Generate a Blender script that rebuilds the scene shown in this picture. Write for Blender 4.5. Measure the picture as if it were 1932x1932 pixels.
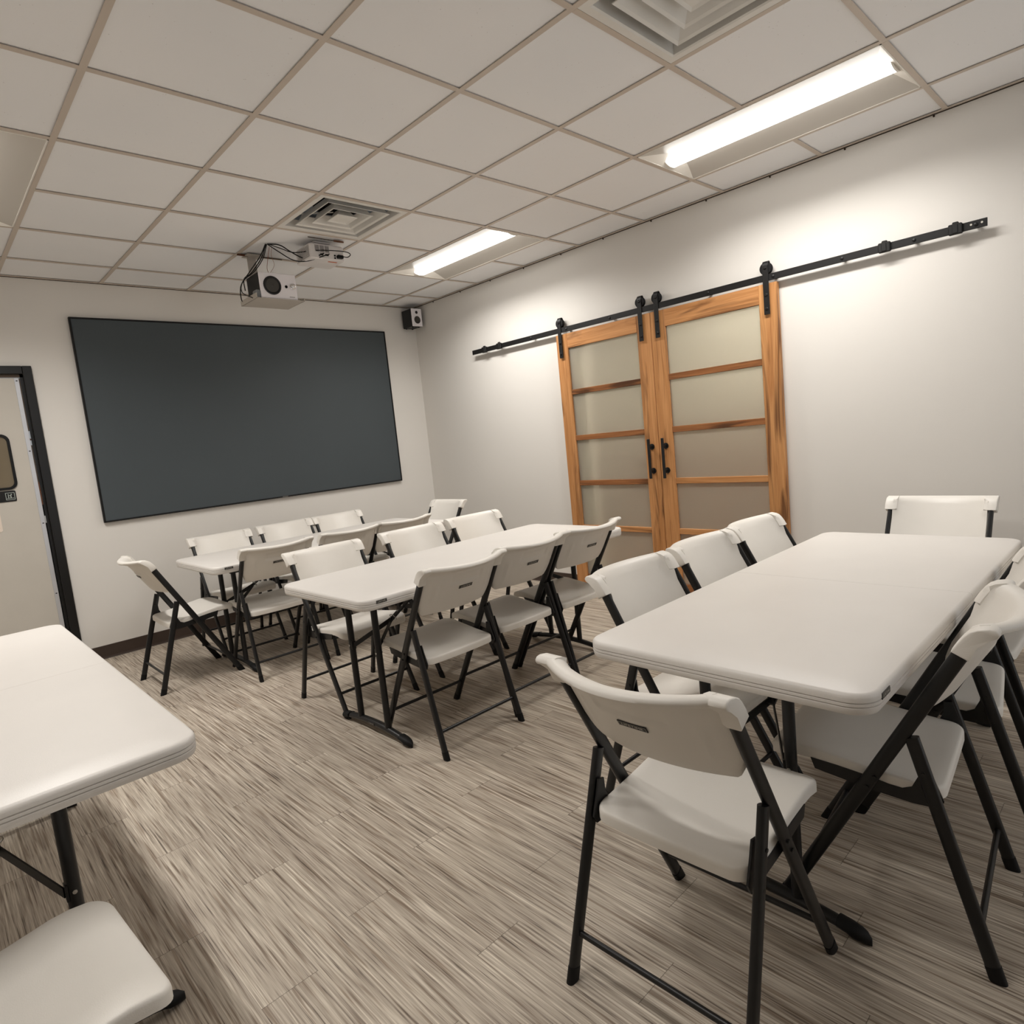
import bpy, math, random
from math import pi, sin, cos, sqrt, radians
from mathutils import Vector, Matrix

for o in list(bpy.data.objects):
    bpy.data.objects.remove(o, do_unlink=True)
S = bpy.context.scene
COL = S.collection

# ------------------------------------------------------------------ camera
cam_d = bpy.data.cameras.new('camera')
cam = bpy.data.objects.new('camera', cam_d)
COL.objects.link(cam)
cam_d.sensor_fit = 'HORIZONTAL'
cam_d.sensor_width = 36.0
cam_d.lens = 22.41985
cam_d.clip_start = 0.02
CR = ((0.717024, -0.6898668, -0.0998013), (-0.1523988, -0.015438, -0.9881985), (0.6801846, 0.7237716, -0.1162043))
CP = (-4.1098733, -5.5607506, 1.3411686)
rx, dn, fw = CR
cam.matrix_world = Matrix(((rx[0], -dn[0], -fw[0], CP[0]), (rx[1], -dn[1], -fw[1], CP[1]),
                           (rx[2], -dn[2], -fw[2], CP[2]), (0, 0, 0, 1)))
S.camera = cam

# ------------------------------------------------------------------ world / exposure
W = bpy.data.worlds.new('world')
S.world = W
W.use_nodes = True
W.node_tree.nodes['Background'].inputs[0].default_value = (0.96, 0.98, 1.0, 1)
W.node_tree.nodes['Background'].inputs[1].default_value = 0.9  # even fill light, let in through the added back wall opening
S.view_settings.view_transform = 'Standard'
S.view_settings.look = 'None'
S.view_settings.exposure = 0.55
S.view_settings.gamma = 1.0
S.view_settings.use_curve_mapping = False
LAMP = 4.6             # luminance of the ceiling light lenses
LAMP_W = 20.0          # downward output of each ceiling light
LAMP_SPREAD = 148.0
LAMP_COL = (1.0, 0.972, 0.93)
HALL = 10.5
FILL_X0, FILL_Z0, FILL_Z1 = -2.6, 0.25, 2.70   # unglazed opening added in the unseen back wall for fill light

CEIL = 2.771
T = 0.6096
GX0 = -0.383           # ceiling grid line nearest the right wall
GY0 = -2.874           # a transverse grid line

# ------------------------------------------------------------------ materials
def new_mat(name):
    m = bpy.data.materials.new(name)
    m.use_nodes = True
    nt = m.node_tree
    return m, nt, nt.nodes['Principled BSDF']

def lin(c):
    def f(v):
        v /= 255.0
        return v / 12.92 if v <= 0.04045 else ((v + 0.055) / 1.055) ** 2.4
    return (f(c[0]), f(c[1]), f(c[2]), 1)

def N(nt, typ, **kw):
    n = nt.nodes.new(typ)
    for k, v in kw.items():
        setattr(n, k, v)
    return n

def ramp(nt, stops, interp='LINEAR'):
    r = N(nt, 'ShaderNodeValToRGB')
    r.color_ramp.interpolation = interp
    e = r.color_ramp.elements
    while len(e) < len(stops):
        e.new(0.5)
    for i, (p, c) in enumerate(stops):
        e[i].position = p
        e[i].color = c
    return r

def plain(name, rgb, rough=0.5, spec=0.4, metal=0.0, var=0.04, scale=6.0, bump=0.0, bscale=200.0):
    """flat colour with a faint procedural mottling and optional fine grain bump"""
    m, nt, b = new_mat(name)
    c = lin(rgb)
    tc = N(nt, 'ShaderNodeTexCoord')
    no = N(nt, 'ShaderNodeTexNoise')
    no.inputs['Scale'].default_value = scale
    no.inputs['Detail'].default_value = 3
    nt.links.new(tc.outputs['Object'], no.inputs['Vector'])
    r = ramp(nt, [(0.3, tuple(v * (1 - var) for v in c[:3]) + (1,)), (0.7, tuple(min(1, v * (1 + var)) for v in c[:3]) + (1,))])
    nt.links.new(no.outputs['Fac'], r.inputs['Fac'])
    nt.links.new(r.outputs['Color'], b.inputs['Base Color'])
    b.inputs['Roughness'].default_value = rough
    b.inputs['Specular IOR Level'].default_value = spec
    b.inputs['Metallic'].default_value = metal
    if bump:
        n2 = N(nt, 'ShaderNodeTexNoise')
        n2.inputs['Scale'].default_value = bscale
        n2.inputs['Detail'].default_value = 2
        nt.links.new(tc.outputs['Object'], n2.inputs['Vector'])
        bp = N(nt, 'ShaderNodeBump')
        bp.inputs['Strength'].default_value = bump
        bp.inputs['Distance'].default_value = 0.002
        nt.links.new(n2.outputs['Fac'], bp.inputs['Height'])
        nt.links.new(bp.outputs['Normal'], b.inputs['Normal'])
    return m

M = {}
M['wall'] = plain('wall paint', (226, 222, 216), 0.6, 0.25, var=0.012, scale=1.2, bump=0.12, bscale=260)
M['grid'] = plain('ceiling grid metal', (204, 191, 178), 0.45, 0.3, var=0.01)
M['shade_line_nail'] = plain('painted shade line and nail dark', (62, 52, 44), 0.9, 0.1)  # dark tone for painted shadow lines, also for nail heads
M['plastic'] = plain('white moulded plastic', (230, 225, 217), 0.42, 0.4, var=0.012, scale=9, bump=0.12, bscale=420)
M['tableplastic'] = plain('white table plastic', (221, 216, 210), 0.40, 0.4, var=0.015, scale=5, bump=0.10, bscale=380)
M['black'] = plain('black powder coated steel', (17, 17, 18), 0.38, 0.45, var=0.1)
M['rubber'] = plain('black rubber', (9, 9, 10), 0.6, 0.3)
M['steel'] = plain('zinc steel', (190, 190, 188), 0.3, 0.5, metal=1.0)
M['plate'] = plain('black plate', (14, 13, 13), 0.4, 0.4)
M['letter'] = plain('pale lettering', (205, 200, 190), 0.5, 0.3)
M['trackblack'] = plain('black track steel', (20, 19, 19), 0.45, 0.4, var=0.08)
M['base'] = plain('brown vinyl base', (66, 54, 47), 0.5, 0.35)
M['doorframe'] = plain('black door frame paint', (12, 11, 11), 0.35, 0.45)
M['doorleaf'] = plain('grey white door', (196, 190, 180), 0.45, 0.35, var=0.02)
M['alu'] = plain('aluminium edge', (205, 206, 210), 0.35, 0.5, metal=0.55)
M['bronze'] = plain('brown bronze', (84, 70, 58), 0.3, 0.5, metal=0.5)
M['screenframe'] = plain('black screen frame', (9, 9, 10), 0.5, 0.3)
M['screen'] = plain('grey projection fabric', (70, 77, 81), 0.55, 0.35, var=0.03, scale=1.5)
M['ventwhite'] = plain('white vent paint', (228, 225, 219), 0.45, 0.35)
M['ventgrey'] = plain('grey plenum metal', (150, 160, 170), 0.5, 0.4, metal=0.2)
M['dark'] = plain('duct black', (14, 13, 13), 0.8, 0.1)
M['trofferwing'] = plain('satin reflector wing', (196, 190, 181), 0.35, 0.4, var=0.005)
M['troffer'] = plain('white enamel reflector', (236, 231, 222), 0.35, 0.4, var=0.005)
M['cable'] = plain('black cable', (10, 10, 10), 0.5, 0.3)
M['redwire'] = plain('thin red brown wire', (150, 78, 52), 0.5, 0.3)
M['pinkwire'] = plain('thin pale wire', (176, 128, 112), 0.5, 0.3)
M['speakwhite'] = plain('gloss white speaker front', (244, 240, 243), 0.12, 0.5)
M['speakblack'] = plain('black speaker cabinet', (15, 15, 16), 0.5, 0.4)
M['cone'] = plain('speaker cone', (58, 55, 50), 0.35, 0.5)
M['surround'] = plain('speaker surround', (16, 15, 15), 0.45, 0.4)
M['knob'] = plain('silver knob', (215, 213, 210), 0.25, 0.6, metal=0.7)
M['shelfwhite'] = plain('white shelf enamel', (188, 180, 170), 0.4, 0.35)
M['projwhite'] = plain('white projector shell', (226, 222, 220), 0.35, 0.4)
M['projgrey'] = plain('grey vent mesh', (110, 106, 103), 0.5, 0.3)
M['orange'] = plain('orange label', (196, 92, 40), 0.5, 0.3)
M['brownwood'] = plain('brown varnished wood', (96, 56, 28), 0.35, 0.45, var=0.25, scale=40)
M['adapter'] = plain('smoke grey plastic', (112, 116, 118), 0.3, 0.5)
M['signred'] = plain('red print', (196, 62, 40), 0.5, 0.3)
M['signwhite'] = plain('white sticker', (228, 214, 200), 0.4, 0.35)
M['signpink'] = plain('pale red print', (214, 120, 96), 0.5, 0.3)
M['signgrey'] = plain('pale pictogram', (170, 178, 172), 0.5, 0.3)
M['windowglass'] = plain('tan wired glass', (116, 104, 84), 0.15, 0.5, var=0.06, scale=3)
M['hallbrown'] = plain('brown hall panel', (146, 96, 50), 0.5, 0.3, var=0.06, scale=4)
M['hallwall'] = plain('hall wall paint', (205, 201, 190), 0.6, 0.25)

def tile_mat():
    m, nt, b = new_mat('mineral fibre tile')
    tc = N(nt, 'ShaderNodeTexCoord')
    n1 = N(nt, 'ShaderNodeTexNoise'); n1.inputs['Scale'].default_value = 1.1; n1.inputs['Detail'].default_value = 2
    n2 = N(nt, 'ShaderNodeTexVoronoi'); n2.inputs['Scale'].default_value = 55; n2.inputs['Randomness'].default_value = 1
    n3 = N(nt, 'ShaderNodeTexNoise'); n3.inputs['Scale'].default_value = 14
    for n in (n1, n2, n3):
        nt.links.new(tc.outputs['Object'], n.inputs['Vector'])
    base = ramp(nt, [(0.35, lin((241, 241, 242))), (0.65, lin((245, 244, 244)))])
    nt.links.new(n1.outputs['Fac'], base.inputs['Fac'])
    dots = ramp(nt, [(0.05, (1, 1, 1, 1)), (0.12, (0, 0, 0, 1))])
    nt.links.new(n2.outputs['Distance'], dots.inputs['Fac'])
    msk = ramp(nt, [(0.56, (0, 0, 0, 1)), (0.62, (0.55, 0.55, 0.55, 1))])
    nt.links.new(n3.outputs['Fac'], msk.inputs['Fac'])
    mul = N(nt, 'ShaderNodeMath', operation='MULTIPLY')
    nt.links.new(dots.outputs['Color'], mul.inputs[0]); nt.links.new(msk.outputs['Color'], mul.inputs[1])
    mx = N(nt, 'ShaderNodeMix', data_type='RGBA')
    nt.links.new(mul.outputs[0], mx.inputs['Factor'])
    nt.links.new(base.outputs['Color'], mx.inputs[6])
    mx.inputs[7].default_value = lin((150, 138, 128))
    nt.links.new(mx.outputs[2], b.inputs['Base Color'])
    b.inputs['Roughness'].default_value = 0.9
    b.inputs['Specular IOR Level'].default_value = 0.15
    return m
M['tile'] = tile_mat()

def floor_mat():
    m, nt, b = new_mat('grey oak vinyl planks')
    L = nt.links.new
    tc = N(nt, 'ShaderNodeTexCoord')
    sp = N(nt, 'ShaderNodeSeparateXYZ'); L(tc.outputs['Object'], sp.inputs[0])
    def mth(op, a, bb=None, c=None):
        n = N(nt, 'ShaderNodeMath', operation=op)
        for i, v in enumerate((a, bb, c)):
            if v is None: continue
            if isinstance(v, (int, float)): n.inputs[i].default_value = v
            else: L(v, n.inputs[i])
        return n.outputs[0]
    PW, PL = 0.1524, 0.9144
    ux = mth('DIVIDE', mth('ADD', sp.outputs['X'], 2.906), PW)
    k = mth('FLOOR', ux)
    fx = mth('FRACT', ux)
    off = mth('FRACT', mth('ADD', mth('MULTIPLY', k, -0.44), 0.418))
    uy = mth('SUBTRACT', mth('DIVIDE', sp.outputs['Y'], PL), off)
    j = mth('FLOOR', uy)
    fy = mth('FRACT', uy)
    # per plank random
    cb = N(nt, 'ShaderNodeCombineXYZ'); L(k, cb.inputs[0]); L(j, cb.inputs[1])
    wn = N(nt, 'ShaderNodeTexWhiteNoise', noise_dimensions='2D'); L(cb.outputs[0], wn.inputs['Vector'])
    # streak coordinates
    def streak(sx, sy, detail, rough):
        c = N(nt, 'ShaderNodeCombineXYZ')
        L(mth('MULTIPLY', sp.outputs['X'], sx), c.inputs[0])
        L(mth('ADD', mth('MULTIPLY', sp.outputs['Y'], sy), mth('MULTIPLY', wn.outputs['Value'], 37.0)), c.inputs[1])
        L(mth('MULTIPLY', wn.outputs['Value'], 53.0), c.inputs[2])
        n = N(nt, 'ShaderNodeTexNoise')
        n.inputs['Scale'].default_value = 1.0
        n.inputs['Detail'].default_value = detail
        n.inputs['Roughness'].default_value = rough
        n.inputs['Distortion'].default_value = 0.12
        L(c.outputs[0], n.inputs['Vector'])
        return n.outputs['Fac']
    s1 = streak(190, 3.6, 3.0, 0.65)
    s2 = streak(110, 3.0, 2.0, 0.5)
    s3 = streak(22, 2.0, 2.0, 0.5)
    c1 = ramp(nt, [(0.31, lin((98, 87, 77))), (0.42, lin((168, 156, 142))), (0.56, lin((190, 179, 164))), (0.70, lin((224, 214, 199)))])
    L(s1, c1.inputs['Fac'])
    c2 = ramp(nt, [(0.34, lin((176, 162, 150))), (0.46, lin((255, 255, 255)))])
    L(s2, c2.inputs['Fac'])
    m1 = N(nt, 'ShaderNodeMix', data_type='RGBA', blend_type='MULTIPLY'); m1.inputs['Factor'].default_value = 0.75
    L(c1.outputs['Color'], m1.inputs[6]); L(c2.outputs['Color'], m1.inputs[7])
    c3 = ramp(nt, [(0.3, (0.91, 0.90, 0.90, 1)), (0.7, (1.05, 1.05, 1.05, 1))])
    L(s3, c3.inputs['Fac'])
    m2 = N(nt, 'ShaderNodeMix', data_type='RGBA', blend_type='MULTIPLY'); m2.inputs['Factor'].default_value = 1.0
    L(m1.outputs[2], m2.inputs[6]); L(c3.outputs['Color'], m2.inputs[7])
    # plank tint
    pt = ramp(nt, [(0.0, (0.93, 0.92, 0.91, 1)), (1.0, (1.05, 1.05, 1.04, 1))])
    L(wn.outputs['Value'], pt.inputs['Fac'])
    m3 = N(nt, 'ShaderNodeMix', data_type='RGBA', blend_type='MULTIPLY'); m3.inputs['Factor'].default_value = 1.0
    L(m2.outputs[2], m3.inputs[6]); L(pt.outputs['Color'], m3.inputs[7])
    # joints
    ex = mth('MINIMUM', fx, mth('SUBTRACT', 1.0, fx))
    ey = mth('MINIMUM', fy, mth('SUBTRACT', 1.0, fy))
    jx = mth('MULTIPLY', mth('LESS_THAN', ex, 0.005), 0.3)
    jy = mth('MULTIPLY', mth('LESS_THAN', ey, 0.0011), 0.6)
    jj = mth('MAXIMUM', jx, jy)
    m4 = N(nt, 'ShaderNodeMix', data_type='RGBA')
    L(jj, m4.inputs['Factor']); L(m3.outputs[2], m4.inputs[6]); m4.inputs[7].default_value = lin((70, 60, 52))
    L(m4.outputs[2], b.inputs['Base Color'])
    b.inputs['Roughness'].default_value = 0.5
    b.inputs['Specular IOR Level'].default_value = 0.3
    bp = N(nt, 'ShaderNodeBump'); bp.inputs['Strength'].default_value = 0.18; bp.inputs['Distance'].default_value = 0.001
    L(s1, bp.inputs['Height']); L(bp.outputs['Normal'], b.inputs['Normal'])
    return m
M['floor'] = floor_mat()

def wood_mat(name, axis, light, mid, darkc, knots):
    """oak with grain along the given axis; each part gets its own piece of the pattern"""
    m, nt, b = new_mat(name)
    L = nt.links.new
    tc = N(nt, 'ShaderNodeTexCoord')
    oi = N(nt, 'ShaderNodeObjectInfo')
    off = N(nt, 'ShaderNodeVectorMath', operation='MULTIPLY_ADD')
    cb = N(nt, 'ShaderNodeCombineXYZ')
    for i in range(3): L(oi.outputs['Random'], cb.inputs[i])
    L(cb.outputs[0], off.inputs[0]); off.inputs[1].default_value = (17.0, 23.0, 31.0); L(tc.outputs['Object'], off.inputs[2])
    def layer(s_cross, s_along, detail, dist):
        mp = N(nt, 'ShaderNodeMapping')
        s = [s_cross] * 3
        s[axis] = s_along
        mp.inputs['Scale'].default_value = s
        L(off.outputs[0], mp.inputs['Vector'])
        n = N(nt, 'ShaderNodeTexNoise')
        n.inputs['Scale'].default_value = 1.0; n.inputs['Detail'].default_value = detail
        n.inputs['Distortion'].default_value = dist
        L(mp.outputs[0], n.inputs['Vector'])
        return n.outputs['Fac']
    f = layer(150, 4, 3, 0.4)
    g = layer(26, 1.3, 3, 1.2)
    h = layer(9, 0.9, 4, 1.6)
    cf = ramp(nt, [(0.3, mid), (0.7, light)])
    L(g, cf.inputs['Fac'])
    cg = ramp(nt, [(0.28, (0.72, 0.66, 0.6, 1)), (0.5, (1, 1, 1, 1))])
    L(f, cg.inputs['Fac'])
    m1 = N(nt, 'ShaderNodeMix', data_type='RGBA', blend_type='MULTIPLY'); m1.inputs['Factor'].default_value = 0.8
    L(cf.outputs['Color'], m1.inputs[6]); L(cg.outputs['Color'], m1.inputs[7])
    kn = ramp(nt, [(knots, (1, 1, 1, 1)), (knots + 0.13, (0, 0, 0, 1))])
    L(h, kn.inputs['Fac'])
    m2 = N(nt, 'ShaderNodeMix', data_type='RGBA')
    mm = N(nt, 'ShaderNodeMath', operation='MULTIPLY'); mm.inputs[1].default_value = 0.8
    L(kn.outputs['Color'], mm.inputs[0]); L(mm.outputs[0], m2.inputs['Factor'])
    L(m1.outputs[2], m2.inputs[6]); m2.inputs[7].default_value = darkc
    L(m2.outputs[2], b.inputs['Base Color'])
    b.inputs['Roughness'].default_value = 0.5
    b.inputs['Specular IOR Level'].default_value = 0.3
    return m
WL, WM, WD = lin((206, 150, 98)), lin((178, 122, 72)), lin((92, 56, 32))
M['wood_z'] = wood_mat('oak upright grain', 2, WL, WM, WD, 0.30)
M['wood_z_knotty'] = wood_mat('knotty oak upright grain', 2, lin((206, 152, 98)), lin((176, 120, 72)), lin((84, 48, 26)), 0.36)
M['wood_y'] = wood_mat('oak cross grain', 1, WL, WM, WD, 0.30)
M['wood_y_dark'] = wood_mat('darker oak cross grain', 1, lin((168, 112, 68)), lin((128, 80, 46)), lin((64, 38, 22)), 0.38)

def glass_mat():
    m, nt, b = new_mat('frosted glass')
    b.inputs['Base Color'].default_value = lin((236, 231, 216))
    b.inputs['Roughness'].default_value = 0.55
    b.inputs['IOR'].default_value = 1.3
    b.inputs['Transmission Weight'].default_value = 1.0
    df = N(nt, 'ShaderNodeBsdfDiffuse'); df.inputs['Color'].default_value = lin((210, 204, 190))
    mx = N(nt, 'ShaderNodeMixShader'); mx.inputs[0].default_value = 0.27
    nt.links.new(b.outputs[0], mx.inputs[1]); nt.links.new(df.outputs[0], mx.inputs[2])
    nt.links.new(mx.outputs[0], nt.nodes['Material Output'].inputs['Surface'])
    return m
M['frost'] = glass_mat()

def emit_mat(name, col, strength):
    m, nt, b = new_mat(name)
    b.inputs['Base Color'].default_value = (0.9, 0.88, 0.84, 1)
    b.inputs['Emission Color'].default_value = tuple(col) + (1,)
    b.inputs['Emission Strength'].default_value = strength
    return m
M['lens'] = emit_mat('lit lamp lens', LAMP_COL, LAMP)
M['halllens'] = emit_mat('lit hall lamp lens', (1.0, 0.97, 0.90), HALL)

# ------------------------------------------------------------------ mesh helpers
class MB:
    def __init__(s):
        s.v, s.f, s.mi, s.sm, s.mats = [], [], [], [], []
    def mat(s, m):
        if m not in s.mats: s.mats.append(m)
        return s.mats.index(m)
    def add(s, verts, faces, m, smooth=False, mtx=None):
        b0 = len(s.v); k = s.mat(m)
        for p in verts:
            s.v.append(tuple(mtx @ Vector(p)) if mtx else tuple(p))
        for f in faces:
            s.f.append([b0 + i for i in f]); s.mi.append(k); s.sm.append(smooth)
        return s
    def box(s, a, b, m, bev=0.0, mtx=None):
        x0, x1 = sorted((a[0], b[0])); y0, y1 = sorted((a[1], b[1])); z0, z1 = sorted((a[2], b[2]))
        if bev <= 0:
            v = [(x, y, z) for z in (z0, z1) for y in (y0, y1) for x in (x0, x1)]
            f = [(0, 2, 3, 1), (4, 5, 7, 6), (0, 1, 5, 4), (1, 3, 7, 5), (3, 2, 6, 7), (2, 0, 4, 6)]
            return s.add(v, f, m, False, mtx)
        r = min(bev, (x1 - x0) / 2.01, (y1 - y0) / 2.01, (z1 - z0) / 2.01)
        v, idx = [], {}
        X, Y, Z = (x0, x1), (y0, y1), (z0, z1)
        sg = (1, -1)
        for i in (0, 1):
            for j in (0, 1):
                for k in (0, 1):
                    for ax in range(3):
                        p = [X[i] + sg[i] * r, Y[j] + sg[j] * r, Z[k] + sg[k] * r]
                        p[ax] = (X[i], Y[j], Z[k])[ax]
                        idx[i, j, k, ax] = len(v); v.append(p)
        f = []
        for i in (0, 1):
            f.append([idx[i, a_, b_, 0] for a_, b_ in ((0, 0), (1, 0), (1, 1), (0, 1))][:: 1 if i else -1])
            f.append([idx[a_, i, b_, 1] for a_, b_ in ((0, 0), (1, 0), (1, 1), (0, 1))][:: -1 if i else 1])
            f.append([idx[a_, b_, i, 2] for a_, b_ in ((0, 0), (1, 0), (1, 1), (0, 1))][:: 1 if i else -1])
        for i in (0, 1):
            for j in (0, 1):
                e = [idx[i, j, 0, 0], idx[i, j, 1, 0], idx[i, j, 1, 1], idx[i, j, 0, 1]]
                f.append(e if (i == j) else e[::-1])
                e = [idx[i, 0, j, 0], idx[i, 1, j, 0], idx[i, 1, j, 2], idx[i, 0, j, 2]]
                f.append(e[::-1] if (i == j) else e)
                e = [idx[0, i, j, 1], idx[1, i, j, 1], idx[1, i, j, 2], idx[0, i, j, 2]]
                f.append(e if (i == j) else e[::-1])
        for i in (0, 1):
            for j in (0, 1):
                for k in (0, 1):
                    t = [idx[i, j, k, 0], idx[i, j, k, 1], idx[i, j, k, 2]]
                    f.append(t if (i + j + k) % 2 else t[::-1])
        return s.add(v, f, m, False, mtx)
    def loft(s, loops, m, smooth=True, cap0=True, cap1=True, closed=True, mtx=None):
        n = len(loops[0]); v = [p for l in loops for p in l]; f = []
        for a in range(len(loops) - 1):
            for i in range(n if closed else n - 1):
                j = (i + 1) % n
                f.append((a * n + i, a * n + j, (a + 1) * n + j, (a + 1) * n + i))
        s.add(v, f, m, smooth, mtx)
        b0 = len(s.v) - len(v); k = s.mat(m)
        if cap0: s.f.append([b0 + i for i in range(n)][::-1]); s.mi.append(k); s.sm.append(False)
        if cap1: s.f.append([b0 + (len(loops) - 1) * n + i for i in range(n)]); s.mi.append(k); s.sm.append(False)
        return s
    def cyl(s, p0, p1, r0, m, r1=None, n=20, smooth=True):
        p0, p1 = Vector(p0), Vector(p1); r1 = r0 if r1 is None else r1
        d = (p1 - p0).normalized()
        a = d.orthogonal().normalized(); b = d.cross(a)
        ring = lambda p, r: [tuple(p + a * (r * cos(2 * pi * i / n)) + b * (r * sin(2 * pi * i / n))) for i in range(n)]
        return s.loft([ring(p0, r0), ring(p1, r1)], m, smooth)
    def rings(s, c, axis, prof, m, n=28):
        """surface of revolution: prof is a list of (radius, offset along axis)"""
        c, d = Vector(c), Vector(axis).normalized()
        a = d.orthogonal().normalized(); b = d.cross(a)
        L = [[tuple(c + d * h + a * (r * cos(2 * pi * i / n)) + b * (r * sin(2 * pi * i / n))) for i in range(n)] for r, h in prof]
        return s.loft(L, m)
    def tube(s, pts, r, m, n=8):
        P = [Vector(p) for p in pts]; L = []
        up = None
        for i, p in enumerate(P):
            d = (P[min(i + 1, len(P) - 1)] - P[max(i - 1, 0)]).normalized()
            up = d.orthogonal().normalized() if up is None else (up - d * up.dot(d)).normalized()
            b = d.cross(up)
            L.append([tuple(p + up * (r * cos(2 * pi * k / n)) + b * (r * sin(2 * pi * k / n))) for k in range(n)])
        return s.loft(L, m)
    def flat_tube(s, p0, p1, wide, thin, m, n=16, cut0=None, cut1=None):
        """oval tube whose narrow axis is X, wide axis lies in the YZ plane; ends cut level"""
        p0, p1 = Vector(p0), Vector(p1); d = (p1 - p0).normalized()
        w = Vector((1, 0, 0)).cross(d).normalized()
        def ring(p, lev):
            out = []
            for i in range(n):
                t = 2 * pi * i / n
                cx = abs(cos(t)) ** 0.75 * (1 if cos(t) >= 0 else -1); sx = abs(sin(t)) ** 0.75 * (1 if sin(t) >= 0 else -1)
                q = p + w * (wide / 2 * cx) + Vector((thin / 2 * sx, 0, 0))
                if lev and abs(d.z) > 0.2: q = q + d * ((p.z - q.z) / d.z)
                out.append(tuple(q))
            return out
        return s.loft([ring(p0, True), ring(p1, False)], m)
    def obj(s, name, parent=None, kind=None):
        me = bpy.data.meshes.new(name)
        me.from_pydata(s.v, [], s.f)
        for m in s.mats: me.materials.append(m)
        for p, k, sm in zip(me.polygons, s.mi, s.sm):
            p.material_index = k; p.use_smooth = sm
        me.update()
        if any(s.sm): me.set_sharp_from_angle(angle=radians(42))
        o = bpy.data.objects.new(name, me)
        COL.objects.link(o)
        if parent: o.parent = parent
        if kind: o['kind'] = kind
        return o

def box_obj(name, a, b, m, parent=None, kind=None, bev=0.0):
    return MB().box(a, b, m, bev).obj(name, parent, kind)

def tag(o, label, cat, group=None):
    o['label'] = label; o['category'] = cat
    if group: o['group'] = group
    o['kind'] = 'thing'
    return o

def thing(name, label, cat, loc=(0, 0, 0), rz=0.0, group=None):
    o = bpy.data.objects.new(name, None)
    o.empty_display_size = 0.1
    COL.objects.link(o)
    o.location = loc; o.rotation_euler = (0, 0, rz)
    return tag(o, label, cat, group)

def dup(root, loc, rz, label, group=None):
    r = root.copy(); COL.objects.link(r)
    r.location = loc; r.rotation_euler = (0, 0, rz); r['label'] = label
    if group: r['group'] = group
    for ch in list(root.children):
        c = ch.copy(); COL.objects.link(c); c.parent = r
        for g in list(ch.children):
            d = g.copy(); COL.objects.link(d); d.parent = c
    return r

def catmull(P, k=6):
    P = [Vector(p) for p in P]; out = []
    Q = [P[0] * 2 - P[1]] + P + [P[-1] * 2 - P[-2]]
    for i in range(1, len(Q) - 2):
        a, b, c, d = Q[i - 1:i + 3]
        for j in range(k):
            t = j / k
            out.append(0.5 * ((2 * b) + (c - a) * t + (2 * a - 5 * b + 4 * c - d) * t * t + (3 * b - a - 3 * c + d) * t ** 3))
    return out + [P[-1]]

def rrect(hx, hy, r, n=6, cx=0.0, cy=0.0):
    out = []
    for sx, sy, a0 in ((1, 1, 0), (-1, 1, 90), (-1, -1, 180), (1, -1, 270)):
        for i in range(n + 1):
            a = radians(a0 + 90 * i / n)
            out.append((cx + sx * (hx - r) + r * cos(a), cy + sy * (hy - r) + r * sin(a)))
    return out

_fc = bpy.data.curves.new('lettering', 'FONT')
_fc.body = 'LIFETIME'
_fc.align_x = 'CENTER'; _fc.align_y = 'CENTER'; _fc.size = 1.0
_fo = bpy.data.objects.new('lettering', _fc)
COL.objects.link(_fo)
bpy.context.view_layer.update()
_tm = bpy.data.meshes.new_from_object(_fo.evaluated_get(bpy.context.evaluated_depsgraph_get()))
TXT_V = [tuple(v.co) for v in _tm.vertices]; TXT_F = [tuple(p.vertices) for p in _tm.polygons]
bpy.data.objects.remove(_fo, do_unlink=True); bpy.data.meshes.remove(_tm)
_x0 = min(v[0] for v in TXT_V); _x1 = max(v[0] for v in TXT_V)
_y0 = min(v[1] for v in TXT_V); _y1 = max(v[1] for v in TXT_V)
TXT_V = [((v[0] - (_x0 + _x1) / 2) / (_x1 - _x0), (v[1] - (_y0 + _y1) / 2) / (_y1 - _y0)) for v in TXT_V]

def logo_plate(mb, w, h, mtx, dim=False):
    """black plate with a thin pale outline and the word LIFETIME; local XY, facing +Z"""
    mb.box((-w / 2, -h / 2, -0.0015), (w / 2, h / 2, 0.001), M['plate'], 0.0006, mtx)
    z = 0.0012; m = M['letter'] if not dim else M['steel']
    a, b, t = w / 2 * 0.94, h / 2 * 0.84, h * 0.035
    for (x0, y0, x1, y1) in ((-a, b - t, a, b), (-a, -b, a, -b + t), (-a, -b, -a + t, b), (a - t, -b, a, b)):
        mb.add([(x0, y0, z), (x1, y0, z), (x1, y1, z), (x0, y1, z)], [(0, 1, 2, 3)], m, False, mtx)
    mb.add([(v[0] * w * 0.74, v[1] * h * 0.42, z) for v in TXT_V], TXT_F, m, False, mtx)

def frame_mtx(o, x, y):
    x = Vector(x).normalized(); y = Vector(y); y = (y - x * y.dot(x)).normalized(); z = x.cross(y)
    return Matrix(((x.x, y.x, z.x, o[0]), (x.y, y.y, z.y, o[1]), (x.z, y.z, z.z, o[2]), (0, 0, 0, 1)))

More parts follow.
